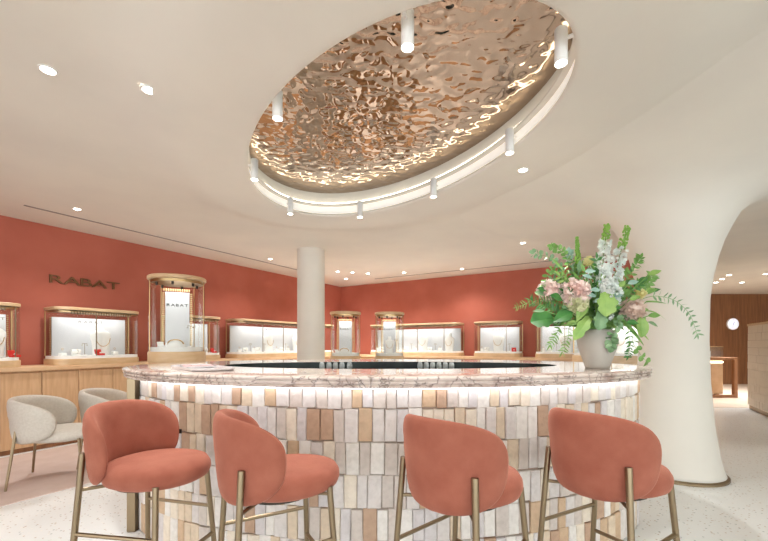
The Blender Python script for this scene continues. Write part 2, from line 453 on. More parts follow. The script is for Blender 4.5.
def jewel_items(p, ang, z, w, seed, where, red=False, depth=.12, bustx=None, bust2=None, bs=1.22):
    R = random.Random(seed); ca_, sa_ = math.cos(ang), math.sin(ang)
    def L(x, y): return Vector((p.x+x*ca_-y*sa_, p.y+x*sa_+y*ca_))
    if bustx is not None: necklace_bust(L(bustx, -.2), ang, z, bs, 'white necklace bust standing in '+where)
    if bust2 is not None: necklace_bust(L(bust2, -.2), ang, z, bs*.92, 'second smaller white necklace bust standing in '+where)
    used = [bustx] if bustx is not None else []
    if bust2 is not None: used.append(bust2)
    def free(x): return all(abs(x-u) > .13 for u in used)
    k = 0
    xs_ = [i*.12-w/2+.14 for i in range(int((w-.2)/.12))]
    for x in xs_:
        if not free(x): continue
        q = L(x, -.22+R.uniform(-.03, .05)); typ = k % 3; k += 1
        if typ == 0:      # ring cushion block
            t = thing('ring_stand', 'small white ring block on the deck of '+where, 'jewellery display', (q.x, q.y, z), ang+R.uniform(-.4,.4), 'ring blocks in '+where)
            MB().box(-.035,.035,-.03,.03,0,.035+R.random()*.04).build('block', jewelw, t, bevel=.006)
            hh = .08
            MB().lathe([(.012,-.003),(.015,0),(.012,.003),(.010,0)], 14, closed=True, M=Matrix.Translation((0,0,.088)) @ Matrix.Rotation(PI/2,4,'X')).build('ring', goldm, t, smooth=True)
        elif typ == 1:    # bracelet roll
            t = thing('bracelet_stand', 'low white bracelet roll on the deck of '+where, 'jewellery display', (q.x, q.y, z), ang, 'bracelet rolls in '+where)
            MB().lathe([(.026,-.05),(.03,-.045),(.03,.045),(.026,.05)], 16, M=Matrix.Translation((0,0,.055)) @ Matrix.Rotation(PI/2,4,'Y')).build('roll', jewelw, t, smooth=True)
            MB().box(-.04,.04,-.03,.03,0,.024).build('foot', jewelw, t)
            MB().lathe([(.033,-.004),(.035,0),(.033,.004),(.0305,0)], 18, closed=True, M=Matrix.Translation((0.01,0,.055)) @ Matrix.Rotation(PI/2,4,'Y')).build('bracelet', silver, t, smooth=True)
        else:
            t = thing('earring_stand', 'slim metal earring stand on the deck of '+where, 'jewellery display', (q.x, q.y, z), ang, 'earring stands in '+where)
            MB().lathe([(.028,0),(.028,.008),(.005,.012)], 14).build('foot', jewelw, t, smooth=True)
            MB().tube([(0,0,.01),(0,0,.16)], .003, 6).tube([(-.03,0,.16),(.03,0,.16)], .003, 6).build('pole', brass, t)
            MB().ball((-.028,0,.14), .009).build('earring', silver, t, smooth=True); MB().ball((.028,0,.14), .009).build('earring', silver, t, smooth=True)
    if red is not False:
        q = L(red, -.33)
        t = thing('red_box', 'open red leather jewellery box at the front of '+where, 'jewellery box', (q.x, q.y, z), ang+.3)
        MB().box(-.045,.045,-.03,.03,0,.028).build('tray', redobj, t, bevel=.006)
        MB().box(-.045,.045,.0,.012,0,.065, Matrix.Translation((0,.031,.02)) @ Matrix.Rotation(-.25,4,'X')).build('lid', redobj, t, bevel=.005)
        MB().ball((0,0,.034), .012).build('ring_cushion', jewelw, t, smooth=True)
def case_between(fn, u0, u1, ang, n_, label, where, **k):
    fo = .53; d = k.pop('d', .42)
    items = {q: k.pop(q) for q in ('seed', 'red', 'bustx', 'bust2') if q in k}
    a, b = fn(u0, fo), fn(u1, fo); c = (a+b)/2 - n_*d; w = (b-a).length
    wall_case(c, ang, w, label, d=d, **k)
    if 'seed' in items:
        for q in ('bustx', 'bust2', 'red'):
            if q in items: items[q] *= w
        jewel_items(c, ang, HC+.1155, w, where=where, **items)
    return c, w
case_between(on_left, -30, 25, ANG_L, nl, 'wall jewellery case cut by the left photo edge', 'the case at the left photo edge', seed=1, posts=(.82,), bustx=0, red=.36)
case_between(on_left, 57, 143, ANG_L, nl, 'wide wall jewellery case below the bronze wall lettering', 'the case below the wall lettering', seed=2, posts=(.42,), bustx=.06, red=.0)
case_between(on_left, 176, 224, ANG_L, nl, 'wall jewellery case partly behind the tall round vitrine on the left', 'the case behind the tall round vitrine', seed=3, posts=(.85,), red=.36)
case_between(on_left, 240, 318, ANG_L, nl, 'long wall jewellery case left of the round white pillar', 'the long case left of the pillar', seed=4, posts=(.25,.5,.76), bustx=-.1, bust2=.28)
case_between(on_left, 326, 335, ANG_L, nl, 'narrow wall jewellery case just right of the pillar in the corner', 'the corner case', r=.06, word=False)
case_between(on_right, 368, 458, ANG_R, nr, 'wide wall jewellery case right of the two small round vitrines', 'the wide case right of the round vitrines', seed=5, posts=(.58,.86), bustx=.10, bust2=.38)
case_between(on_right, 472, 519, ANG_R, nr, 'wall jewellery case left of the flower arrangement', 'the case left of the flowers', seed=6, posts=(.18,.74), bustx=.02, red=.38)
case_between(on_right, 534, 598, ANG_R, nr, 'wall jewellery case seen through the flower stems behind the vase', 'the case behind the flowers', seed=7, posts=(.13,.5), bustx=.0)

# nearer showcase on its own plinth behind the vase
p = Vector((1.6*1.0, 5.75)); p = at(622, 5.9, 0)
t = thing('floor_showcase', 'larger wood based glass showcase on a floor plinth behind the vase', 'display case', (p.x, p.y, 0), .0)
o = rrect(1.55, .5, .12)
MB().rings(ext(inset(o, (0,-.25), (.96,.9)), 0, .90)).build('plinth', oak, t, smooth=True)
MB().rings(ext(o, .90, 1.10)).build('base', casewood, t, smooth=True, bevel=.006)
MB().rings(ext(inset(o, (0,-.25), (.97,.95)), 1.10, 1.13)).build('deck', jewelw, t)
MB().rings(ext(inset(o, (0,-.25), (.99,.98)), 1.1305, 1.60), False, False).build('glass', glass, t, smooth=True)
MB().rings(ext(o, 1.60, 1.64)).build('top_rim', casewood, t, smooth=True, bevel=.006)
MB().box(-.7, .7, -.06, -.03, 1.131, 1.54).build('back_panel', panelw, t)
for sx in (-1, 1): MB().box(sx*.76-.006, sx*.76+.006, -.03, -.01, 1.131, 1.599).build('post', goldm, t)
MB().box(-.46, -.45, -.498, -.485, 1.131, 1.599).build('post', brass, t)
area_light(t, (0,-.25,1.58), 1.2, .2, 4)
jewel_items(Vector((p.x, p.y)), 0, 1.131, 1.3, 11, 'the floor showcase behind the vase', bustx=-.2)

# round vitrines
def vitrine(u, z, R, top, gb, label, where, seed, bust=False):
    p = at(u, z, 0)
    t = thing('round_vitrine', label, 'display case', (p.x, p.y, 0), -math.atan2(p.x, p.y), 'round glass vitrines behind the bar')
    MB().lathe([(R*.96, 0), (R*.96, gb-.14)], 40).build('plinth', oak, t, smooth=True)
    MB().lathe([(R*.985, gb-.139), (R, gb-.13), (R, gb-.03), (R*.98, gb-.02)], 48).build('base', casewood, t, smooth=True)
    MB().lathe([(R*.93, gb-.0195), (R*.93, gb+.03)], 48).build('deck', jewelw, t, smooth=True)
    MB().lathe([(R*.975, gb-.019), (R*.975, top-.045)], 48, cap0=False, cap1=False).build('glass', glass, t, smooth=True)
    MB().lathe([(R*.98, top-.045), (R*1.02, top-.035), (R*1.02, top-.008), (R*.99, top)], 48).build('top_rim', casewood, t, smooth=True)
    MB().lathe([(R*.9, top-.075), (R*.9, top-.046)], 40).build('light_trough', goldm, t, smooth=True)
    lp = MB()
    for k in range(6):
        a = 2*PI*k/6+.3; lp.lathe([(.012, top-.11), (.014, top-.0755)], 10, (R*.72*math.cos(a), R*.72*math.sin(a), 0))
    lp.build('mini_spot', darkm, t, smooth=True)
    for a in (-2.75, -.4, .9, 2.2):
        x, y = R*.975*math.cos(a), R*.975*math.sin(a)
        MB().tube([(x, y, gb-.02), (x, y, top-.05)], .006, 6).build('post', goldm, t)
    w = R*.42
    bp = MB().box(-w, w, R*.28, R*.28+.02, gb+.031, top-.16).build('back_panel', panelw, t)
    lettering('RABAT', R*.15, .001, blackp, bp, R*.28-.002, top-.16-(top-gb)*.20, R*.03, 0, 1.4)
    for sx in (-1, 1):
        s_ = MB(); zz = gb+.035
        while zz < top-.17: s_.box(sx*(w+.02)-.012, sx*(w+.02)+.012, R*.28-.002, R*.28+.018, zz, zz+.012); zz += .024
        s_.build('side_chain', goldm, t)
    s_ = MB(); xx = -w-.02
    while xx < w+.01: s_.box(xx, xx+.012, R*.28-.002, R*.28+.018, top-.15, top-.12); xx += .024
    s_.build('top_chain', goldm, t)
    area_light(t, (0, -.02, top-.115), R*.9, R*.9, 11*R*R)
    ang = t.rotation_euler.z; zz = gb+.0305
    def L(x, y): return Vector((p.x+x*math.cos(ang)-y*math.sin(ang), p.y+x*math.sin(ang)+y*math.cos(ang)))
    if bust: necklace_bust(L(0, -.02), ang, zz, .85, 'white necklace bust standing in '+where)
    else:
        q = L(-.02, -.05); e = thing('jewellery_mount', 'low curved white mount draped with a collar in '+where, 'jewellery display', (q.x, q.y, zz), ang)
        MB().rings([[(.11*k*math.cos(2*PI*j/20), .06*k*math.sin(2*PI*j/20), hz) for j in range(20)] for k, hz in ((1,0),(.95,.03),(.75,.065),(.4,.085),(.1,.09))]).build('cushion', jewelw, e, smooth=True)
        MB().tube([(.08*math.cos(a), -.045-.015*math.sin(a), .035+.05*math.sin(a)) for a in [PI*k/10 for k in range(11)]], .008, 6).build('collar', goldm, e, smooth=True)
        q = L(-.16*R/.3, -.08); e = thing('white_tray', 'small tilted white jewellery tray in '+where, 'jewellery display', (q.x, q.y, zz), ang+.4)
        MB().box(-.035,.035,-.025,.025,0,.02).box(-.035,.035,-.003,.003,.0,.05, Matrix.Translation((0,.02,.015)) @ Matrix.Rotation(-.4,4,'X')).build('tray', jewelw, e, bevel=.003)
    q = L(.13*R/.3, -.06); e = thing('earring_stand', 'tall slim earring stand in '+where, 'jewellery display', (q.x, q.y, zz), ang)
    MB().lathe([(.028,0),(.028,.008),(.005,.012)], 14).build('foot', jewelw, e, smooth=True)
    MB().tube([(0,0,.01),(0,0,.25)], .0035, 6).tube([(-.03,0,.25),(.03,0,.25)], .003, 6).build('pole', brass, e)
    MB().ball((-.028,0,.23), .009).build('earring', silver, e, smooth=True); MB().ball((.028,0,.23), .009).build('earring', silver, e, smooth=True)
vitrine(177.5, 4.45, .30, CH+(HY-275.5)*4.30/F, CH+(HY-350)*4.2/F+.0, 'tall round glass vitrine left of the pillar behind the bar end', 'the tall round vitrine', 21)
vitrine(345.5, 6.9, .275, CH+(HY-311.5)*6.75/F, CH+(HY-355)*6.65/F, 'small round glass vitrine just right of the white pillar', 'the vitrine beside the pillar', 22)
vitrine(389.5, 6.9, .265, CH+(HY-312)*6.75/F, CH+(HY-355)*6.65/F, 'small round glass vitrine holding a bust, second right of the pillar', 'the vitrine second right of the pillar', 23, True)

# ---------------------------------------------------------------- the bar
BC = (.025, 3.14)
def ell(a, b, n, off=0, c=BC, ph=0):
    out = []
    for j in range(n):
        t = 2*PI*j/n+ph; nx, ny = math.cos(t)/a, math.sin(t)/b; l = math.hypot(nx, ny)
        out.append((c[0]+a*math.cos(t)+off*nx/l, c[1]+b*math.sin(t)+off*ny/l))
    return out
def er(a, b, n, off, z, c=BC): return [(x, y, z) for x, y in ell(a, b, n, off, c)]
bar = thing('bar_counter', 'oval cocktail bar clad in pale stone bricks with veined marble top', 'bar counter', (0,0,0))
N2 = 160; A, B = 2.03, 1.17; HA, HB, HCc = 1.36, .55, (.05, 3.15)
top = MB(); rg = []
for k in range(5):
    f = k/4; e1 = ell(HA, HB, N2, 0, HCc); e2 = ell(A, B, N2, -.012)
    rg.append([(x1+(x2-x1)*f, y1+(y2-y1)*f, 1.10) for (x1, y1), (x2, y2) in zip(e1, e2)])
for of, z in ((-.004,1.098),(0,1.092),(0,1.086),(-.004,1.081),(-.014,1.0795),(-.014,1.0775),(-.006,1.076),(-.003,1.071),(-.003,1.066),(-.007,1.062),(-.018,1.060),(-.018,1.057),(-.010,1.055),(-.007,1.050),(-.008,1.043),(-.014,1.038)):
    rg.append(er(A, B, N2, of, z))
rg.append(er(A, B, N2, -.14, 1.038))
rg.append(er(HA, HB, N2, 0, 1.038, HCc))
top.rings(rg, closed=True)
top.build('marble_top', marb, bar, smooth=True, auto=30)
BA, BB = 1.925, 1.065
MB().rings([er(BA, BB, N2, 0, 0), er(BA, BB, N2, 0, 1.037), er(HA, HB, N2, .03, 1.037, HCc), er(HA, HB, N2, .03, 0, HCc)], closed=True).build('core', grout, bar, smooth=True)
MB().rings([er(HA, HB, N2, -.001, .0, HCc), er(HA, HB, N2, -.001, 1.0985, HCc), er(HA, HB, N2, -.012, 1.0985, HCc), er(HA, HB, N2, -.012, 0, HCc)], closed=True).build('inner_lining', blackm, bar, smooth=True)
MB().rings([er(HA, HB, N2, -.0125, .90, HCc), er(HA, HB, N2, -.0125, .93, HCc), er(HA, HB, N2, -.2, .93, HCc), er(HA, HB, N2, -.2, .90, HCc)], closed=True).build('inner_ledge', blackm, bar, smooth=True)
MB().rings([er(A, B, N2, -.05, 1.0305), er(A, B, N2, -.05, 1.0375), er(A, B, N2, -.062, 1.0375), er(A, B, N2, -.062, 1.0305)], closed=True).build('light_strip', ledbar, bar)
# bricks by arc length
R = random.Random(3); M_ = 2000
ep = ell(BA, BB, M_); cum = [0]
for j in range(M_): 
    q = ep[(j+1) % M_]; cum.append(cum[-1]+math.hypot(q[0]-ep[j][0], q[1]-ep[j][1]))
import bisect
def epos(s):
    s %= cum[-1]; j = min(bisect.bisect_right(cum, s)-1, M_-1); f = (s-cum[j])/(cum[j+1]-cum[j]); a, b = ep[j], ep[(j+1) % M_]
    x, y = a[0]+(b[0]-a[0])*f, a[1]+(b[1]-a[1])*f
    d = Vector((b[0]-a[0], b[1]-a[1])).normalized(); return Vector((x, y)), d, Vector((d.y, -d.x))
tm = MB(); zs = [.005, .20, .38, .56, .74, .92, 1.036]
for k in range(6):
    s = R.uniform(0, .05); end = cum[-1]+s-.03
    while s < end:
        w = R.uniform(.052, .078); p, d, n = epos(s+w/2)
        z0, z1 = zs[k]+.002+R.uniform(-.006,.006)*(k>0), zs[k+1]-.002+R.uniform(-.006,.006)*(k<5)
        o1 = R.uniform(.016, .026); c = .004; jw = R.uniform(-.002,.002)
        vs = []
        hw = w/2-.0013
        for (oo, sx, sz) in ((.0, hw, 0), (o1-c, hw, 0), (o1, hw-c, c)):
            for (ax, zz) in ((-1, z0+sz), (1, z0+sz), (1, z1-sz), (-1, z1-sz)):
                tilt = jw*(1 if zz > z0+.05 else -1)
                q = p+d*(ax*sx+tilt)+n*oo; vs.append((q.x, q.y, zz))
        tm.add(vs, [(0,1,5,4),(1,2,6,5),(2,3,7,6),(3,0,4,7),(4,5,9,8),(5,6,10,9),(6,7,11,10),(7,4,8,11),(8,9,10,11),(3,2,1,0)])
        s += w
tm.build('brick_cladding', brick, bar)
pp = at(135.5, 2.62, 0)
MB().box(pp.x-.028, pp.x+.028, pp.y-.05, pp.y+.10, 0, 1.037).build('end_post', brass, bar, bevel=.003)

# glasses inside the well
g0 = thing('drinking_glass', 'clear round bowl glass in the row of five nearest the pillar inside the bar', 'glass', (0,0,.93), 0, 'glasses in the row nearest the pillar')
MB().lathe([(.026,0),(.026,.003),(.005,.006),(.004,.075),(.008,.085),(.022,.096),(.031,.118),(.032,.138),(.027,.158),(.020,.168),(.0185,.168),(.0255,.157),(.030,.138),(.029,.119),(.020,.099),(.002,.09)], 20).build('bowl', mat('glassware', srgb(225,230,228), .05, 0, Transmission_Weight=.5, IOR=1.4), g0, smooth=True)
gl_list = [(322,),(329,),(335.5,),(342,),(349.5,)]
first = True; g0.scale = (.80, .80, 1)
def inner_z(u, off):
    t = (u-CU)/F; best = None
    z = 3.7
    while z > 3.0:
        x = t*z
        if ((x-HCc[0])/(HA-off))**2+((z-HCc[1])/(HB-off))**2 < 1: return z
        z -= .005
    return 3.4
for u in (322,329,335.5,342,349.5, 420,426.3,432.6,439,445.3,451.6):
    o = g0 if first else copy_tree(g0); first = False
    q = at(u, inner_z(u, .065), .93); o.location = q
    if u > 400:
        o['label'] = 'clear round bowl glass in the row of six right of centre inside the bar'; o['group'] = 'glasses in the row right of centre'

# tray with brochures
t = thing('serving_tray', 'rounded pale grey tray lying on the left end of the marble bar', 'tray', (-1.26, 2.63, 1.1005), -.84)
def stadium(w, d, r, n=8):
    pts = []
    for cx, cy, a0 in ((w/2-r, d/2-r, 0), (-w/2+r, d/2-r, PI/2), (-w/2+r, -d/2+r, PI), (w/2-r, -d/2+r, 1.5*PI)):
        for k in range(n+1): a = a0+PI/2*k/n; pts.append((cx+r*math.cos(a), cy+r*math.sin(a)))
    return pts
MB().rings([[(x*k, y*k, z) for x, y in stadium(.70, .27, .12)] for k, z in ((.96,0),(1,.008),(1,.016),(.985,.016),(.96,.006))]).build('tray', mat('acrylic_grey', srgb(206,200,200), .12), t, smooth=True)
for (dx, dz, rz, sx, sy, m, lb) in ((-.12,.007,.05,.13,.095,papergrey,'grey covered brochure at the bottom of the pile on the bar tray'), (-.10,.013,-.12,.12,.09,paperpink,'pink printed brochure in the middle of the pile on the bar tray'), (-.13,.019,.22,.085,.07,paper,'small white leaflet topmost on the pile on the bar tray')):
    e = thing('brochure', lb, 'brochure', (0,0,0), -.84+rz)
    e.location = Vector((-1.26, 2.63, 1.1005+dz)) + Vector((dx*math.cos(-.84), dx*math.sin(-.84), 0))
    MB().box(-sx, sx, -sy, sy, 0, .0055).build('pages', paper, e)
    cv = MB().box(-sx-.001, sx+.001, -sy-.001, sy+.001, .0055, .0059)
    cv.build('cover', m, e)
    st = MB()
    for k in range(4): st.box(-sx*.8, sx*.8*(.5+.5*((k*7) % 3)/2), -sy*.6+k*sy*.35, -sy*.6+k*sy*.35+.01, .00592, .0062)
    st.build('print', [papergrey, paper, paperpink][0] if m is not papergrey else paper, e)

# ---------------------------------------------------------------- stools / chairs
def shell(mb, rad, T, zb, zt, th, flare, nsh=3.0, asym=0):
    """cushioned back wrapping round the seat; opening towards +x; T = half angle"""
    nu, nv = 36, 9
    zc0, hh = (zb+zt)/2, (zt-zb)/2
    rows_o = []; rows_i = []
    # param: phi ring around a superellipse disc, rho from centre to edge
    rings = []
    NP = 56
    for side in (1, -1):
        rs = [ .12, .3, .5, .68, .82, .92, .975, 1.0] if side == 1 else [.975, .92, .82, .68, .5, .3, .12]
        for rho in rs:
            ring = []
            for k in range(NP):
                ph = 2*PI*k/NP; c, s = math.cos(ph), math.sin(ph)
                e = 2/nsh; ux = math.copysign(abs(c)**e, c)*rho; vz = math.copysign(abs(s)**(2/2.5), s)*rho
                thick = th*.5*(1-rho**5)**.5
                thick *= 1
                a = ux*T
                zc_ = zc0+asym*(1-math.cos(a*.9))
                z = zc_+vz*hh
                r = rad+flare*(z-zb)/(zt-zb)+side*thick
                # wings turn a little inwards
                ring.append((-r*math.cos(a), r*math.sin(a), z))
            rings.append(ring)
    mb.rings(rings)
def cushion(mb, rx, ry, z0, z1, cx=.0):
    rs = []
    for k, z in ((.4,z0),(.86,z0+.002),(.96,z0+.015),(1.0,z0+.04),(.99,z0+.062),(.93,z1-.016),(.75,z1-.004),(.4,z1),(.05,z1+.001)):
        rs.append([(cx+rx*k*math.cos(2*PI*j/40), ry*k*math.sin(2*PI*j/40), z) for j in range(40)])
    mb.rings(rs)
def make_stool():
    t = thing('bar_stool', 'x', 'bar stool', (0,0,0), 0, 'terracotta velvet bar stools at the bar')
    m = MB(); shell(m, .198, 1.53, .625, .99, .062, .030, 2.6, -.012)
    bk = m.build('backrest', velvet, t, smooth=True, auto=0)
    m = MB(); cushion(m, .235, .215, .635, .735, .055); m.build('seat', velvet, t, smooth=True, auto=0)
    MB().box(-.02, .02, -.001, .001, -.012, .012, Matrix.Translation((-.215*math.cos(1.43), .215*math.sin(1.43)+.020, .80))).build('fabric_tag', blackp, bk)
    MB().lathe([(.15,.618),(.15,.634)], 24, (.02,0,0)).build('under_frame', darkm, t, smooth=True)
    feet = {}
    for nme, x, y, zt, bx, by in (('r', -.172, -.178, .79, -.215, -.225), ('r', -.172, .178, .79, -.215, .225), ('f', .19, -.165, .66, .225, -.215), ('f', .19, .165, .66, .225, .215)):
        m = MB(); m.tube([(bx, by, 0), (x, y, zt-.008), (x*.996, y*.996, zt)], .0125, 10, .0135)
        m.build('leg', brass, t, smooth=True)
        st = MB(); f = .64/zt; 
        px, py = bx+(x-bx)*min(1, f), by+(y-by)*min(1, f)
        st.tube([(px, py, .628), (px*.5, py*.5, .628)], .008, 8); st.build('strut', brass, t, smooth=True)
        feet[(nme, y > 0)] = (bx, by, x, y, zt)
    def pt(key, h):
        bx, by, x, y, zt = feet[key]; f = h/zt; return (bx+(x-bx)*f, by+(y-by)*f, h)
    for s in (False, True):
        MB().tube([pt(('r', s), .44), pt(('f', s), .44)], .009, 8).build('stretcher', brass, t, smooth=True)
    MB().tube([pt(('f', False), .30), pt(('f', True), .30)], .010, 8).build('footrest', brass, t, smooth=True)
    return t
s0 = make_stool()
stools = [((-1.125, 1.82), -.20, 'terracotta velvet bar stool facing right, leftmost of the four'),
          ((-.48, 1.68), math.atan2(.5,.86), 'terracotta velvet bar stool seen side on, second from the left'),
          ((.33, 1.61), math.atan2(.68,.73), 'terracotta velvet bar stool seen from behind, third from the left'),
          ((1.01, 1.72), math.atan2(.5,.86), 'terracotta velvet bar stool seen from behind, rightmost of the four')]
for k, (p, a, lb) in enumerate(stools):
    o = s0 if k == 0 else copy_tree(s0)
    o.location = (p[0], p[1], 0); o.rotation_euler = (0,0,a); o['label'] = lb
def make_chair():
    t = thing('armchair', 'x', 'armchair', (0,0,0), 0, 'cream armchairs by the oak cabinets')
    m = MB(); shell(m, .27, 1.85, .37, .78, .075, .045, 2.6, -.02)
    m.build('backrest', boucle, t, smooth=True, auto=0)
    m = MB(); cushion(m, .29, .265, .37, .475, .05); m.build('seat', boucle, t, smooth=True, auto=0)
    for x, y, zt, bx, by in ((-.22,-.22,.50,-.27,-.27), (-.22,.22,.50,-.27,.27), (.22,-.2,.39,.26,-.25), (.22,.2,.39,.26,.25)):
        MB().tube([(bx, by, 0), (x, y, zt)], .010, 8, .013).build('leg', brass, t, smooth=True)
    return t
c0 = make_chair()
c0.location = (*at(57, 3.62, .0)[:2], .0065); c0.rotation_euler = (0,0,.42); c0['label'] = 'cream upholstered armchair standing on the pink carpet by the left cabinets'
c1 = copy_tree(c0); c1.location = (*at(118, 4.18, 0)[:2], .0065); c1.rotation_euler = (0,0,math.atan2(.3,.9)); c1['label'] = 'cream upholstered armchair mostly hidden between terracotta stool and bar end'
q = at(136, 3.52, 0)
t = thing('side_table', 'small round white side table beside the hidden armchair and bar end', 'table', (q.x, q.y, 0))
MB().lathe([(.15,.725),(.155,.73),(.155,.74),(.15,.745)], 32).build('table_top', whitep, t, smooth=True)
MB().tube([(0,0,.02),(0,0,.725)], .015, 10).build('pole', whitep, t, smooth=True)
MB().lathe([(.12,0.0),(.12,.012),(.016,.02)], 28).build('base', whitep, t, smooth=True)

# ---------------------------------------------------------------- vase and flowers
VX, VY = 1.50, 2.68
v = MB().lathe([(.072,0),(.078,.004),(.084,.03),(.108,.10),(.125,.16),(.130,.20),(.124,.235),(.105,.262),(.092,.272),(.088,.268),(.10,.25),(.118,.22),(.12,.19),(.10,.10),(.07,.02)], 40)
v = v.build('vase', vasem, smooth=True, auto=0); v.location = (VX, VY, 1.1005)
tag(v, 'matte greige ceramic vase on the right end of the marble bar', 'vase')

def leafmat(name, a, b, rough=.45, sss=.0):
    m = noisy(name, srgb(*a), srgb(*b), 14, rough); return m
G_dark = leafmat('leaf_dark', (74,134,62), (50,104,46), .35)
G_mid = leafmat('leaf_mid', (130,172,90), (98,144,64))
G_light = leafmat('leaf_light', (152,184,96), (124,164,80))
G_silver = leafmat('leaf_silver', (176,202,192), (138,172,156))
G_euc = leafmat('leaf_eucalyptus', (138,170,126), (104,144,98))
W_flo = leafmat('petal_white', (252,252,247), (232,241,236), .6)
K_flo = leafmat('petal_pink', (246,232,224), (236,208,200), .6)
D_flo = leafmat('petal_dusty', (228,208,194), (206,180,164), .6)
Y_flo = leafmat('petal_cream', (238,232,176), (222,212,140), .6)
Gbud = leafmat('bud_green', (140,182,78), (108,156,60), .5)
def U(u, v, dz=0):           # bouquet-plane point near the vase, in bouquet local space
    s = (VY+dz)/F; return Vector(((u-CU)*s-VX, dz, CH+(HY-v)*s-1.10))
def leaf(mb, p, d, n, L, W, shape='oval', fold=.15, droop=.15, seg=6):
    d = Vector(d).normalized(); n = Vector(n); n = (n-d*n.dot(d))
    if n.length < 1e-3: n = d.cross(Vector((0.3,1,.2)))
    n.normalize(); s = d.cross(n).normalized()
    vs = []; 
    for i in range(seg+1):
        f = i/seg
        if shape == 'oval': w = math.sin(PI*min(.98, max(.03, f))**.85)
        elif shape == 'round': w = math.sqrt(max(.02, 1-(2*f-1)**2))
        elif shape == 'blade': w = math.sin(PI*(.08+.9*f))**.6*(1-.4*f)
        elif shape == 'lobed': w = math.sqrt(max(.03, 1-(2*f-1)**2))*(1+.16*math.sin(f*18))
        c = Vector(p)+d*L*f-n*(droop*L*f*f)
        e = n*fold*W*w
        vs += [c-s*W/2*w+e, c, c+s*W/2*w+e]
    fs = []
    for i in range(seg):
        a = i*3; fs += [(a, a+1, a+4, a+3), (a+1, a+2, a+5, a+4)]
    mb.add(vs, fs)
RB = random.Random(12)
def rv(s=1): return Vector((RB.uniform(-s,s), RB.uniform(-s,s), RB.uniform(-s,s)))
bq = thing('flower_arrangement', 'large loose bouquet of white spikes, pink blooms and greenery in the vase', 'flowers', (VX, VY, 1.10))
ORI = Vector((0, 0, .10))
def curve(pts, n=14):
    pts = [Vector(p) for p in pts]; out = []
    P_ = [pts[0]]+pts+[pts[-1]]
    for i in range(1, len(P_)-2):
        for k in range(n):
            t_ = k/n; a, b, c, d = P_[i-1:i+3]
            out.append(.5*((2*b)+(c-a)*t_+(2*a-5*b+4*c-d)*t_*t_+(3*b-a-3*c+d)*t_**3))
    out.append(pts[-1]); return out
def neck(k=0): return Vector((RB.uniform(-.05,.05), RB.uniform(-.05,.05), .245))
def sprig(name, pts, m, L, W, shape='oval', step=2, start=0, pairs=True, stemm=None, ang=1.0, tip=1.0, r=.0022, face=.6, fold=.15):
    c = curve([ORI, neck()]+pts, 10); stem = MB(); stem.tube(c, r*1.3, 5, r*.5)
    o = stem.build(name, stemm or G_mid, bq, smooth=True)
    lm = MB(); n = len(c); st = int(n*start) if start else 12; k = 0
    for i in range(st, n, step):
        d = (c[min(i+1, n-1)]-c[i-1]).normalized()
        side = d.cross(Vector((0,1,0))).normalized()
        f = 1-(1-tip)*(i-st)/max(1, n-st)
        for sgn in ((1,-1) if pairs else ((1,) if k % 2 else (-1,))):
            dd = d*(1-ang*.5)+side*sgn*ang+rv(.25)+Vector((0,-.2,0))
            nn = Vector((0,-1,.3))*face+rv(.7)
            leaf(lm, c[i], dd, nn, L*f*RB.uniform(.8,1.15), W*f*RB.uniform(.85,1.1), shape, fold)
        k += 1
    leaf(lm, c[-1], (c[-1]-c[-3]), Vector((0,-1,.2)), L*tip, W*tip, shape, fold)
    lm.build('leaves', m, o)
    return o
def single(name, p, d, L, W, m, shape, n=(0,-1,.3), base=None, fold=.12, droop=.15, seg=10):
    c = curve([ORI, neck(), p], 8); o = MB().tube(c, .003, 5).build(name, G_mid, bq, smooth=True)
    lm = MB(); leaf(lm, p, d, n, L, W, shape, fold, droop, seg); lm.build('blade', m, o)
def spike(pts, m, R0, L0, tipgreen=.3, size=.018):
    c = curve([ORI, neck()]+pts, 12); o = MB().tube(c, .004, 6, .002).build('flower_spike', G_mid, bq, smooth=True)
    n = len(c); tot = len(c)-1; st = int(tot*(1-L0)); fm = MB(); bm_ = MB()
    for i in range(st, n):
        f = (i-st)/(n-st); rad = R0*(1-.72*f)
        d = (c[min(i+1,n-1)]-c[max(i-1,0)]).normalized(); a_ = d.cross(Vector((0,1,0))).normalized(); b_ = a_.cross(d)
        for k in range(11):
            a = RB.uniform(0, 2*PI); q = c[i]+(a_*math.cos(a)+b_*math.sin(a))*rad*RB.uniform(.7,1)+d*RB.uniform(-.008,.008)
            if f > 1-tipgreen: bm_.ball(q, size*.42*(1.3-f*.6), 6, 4, (1,1,1.3))
            else:
                for z in range(5):
                    dd = (q-c[i]).normalized()+rv(.8); leaf(fm, q-dd.normalized()*.002, dd, rv(1), size*RB.uniform(.8,1.2), size*.8, 'round', .2, .1, 3)
    if fm.v: fm.build('florets', m, o)
    if bm_.v: bm_.build('buds', Gbud, o, smooth=True)
def bloom(p, R0, m, n=150, ps=.4):
    p = Vector(p); c = curve([ORI, neck(), p], 8); o = MB().tube(c, .003, 5).build('bloom', G_mid, bq, smooth=True)
    fm = MB(); fm.ball(p, R0*.6, 14, 10)
    for k in range(n):
        d = rv(1); 
        if d.length < .2: continue
        d.normalize(); q = p+d*R0*.5*RB.uniform(.8,1.1)
        leaf(fm, q, d+rv(.45), rv(1), R0*ps*RB.uniform(.9,1.4), R0*ps*1.2, 'lobed', .3, .3, 5)
    fm.build('petals', m, o)
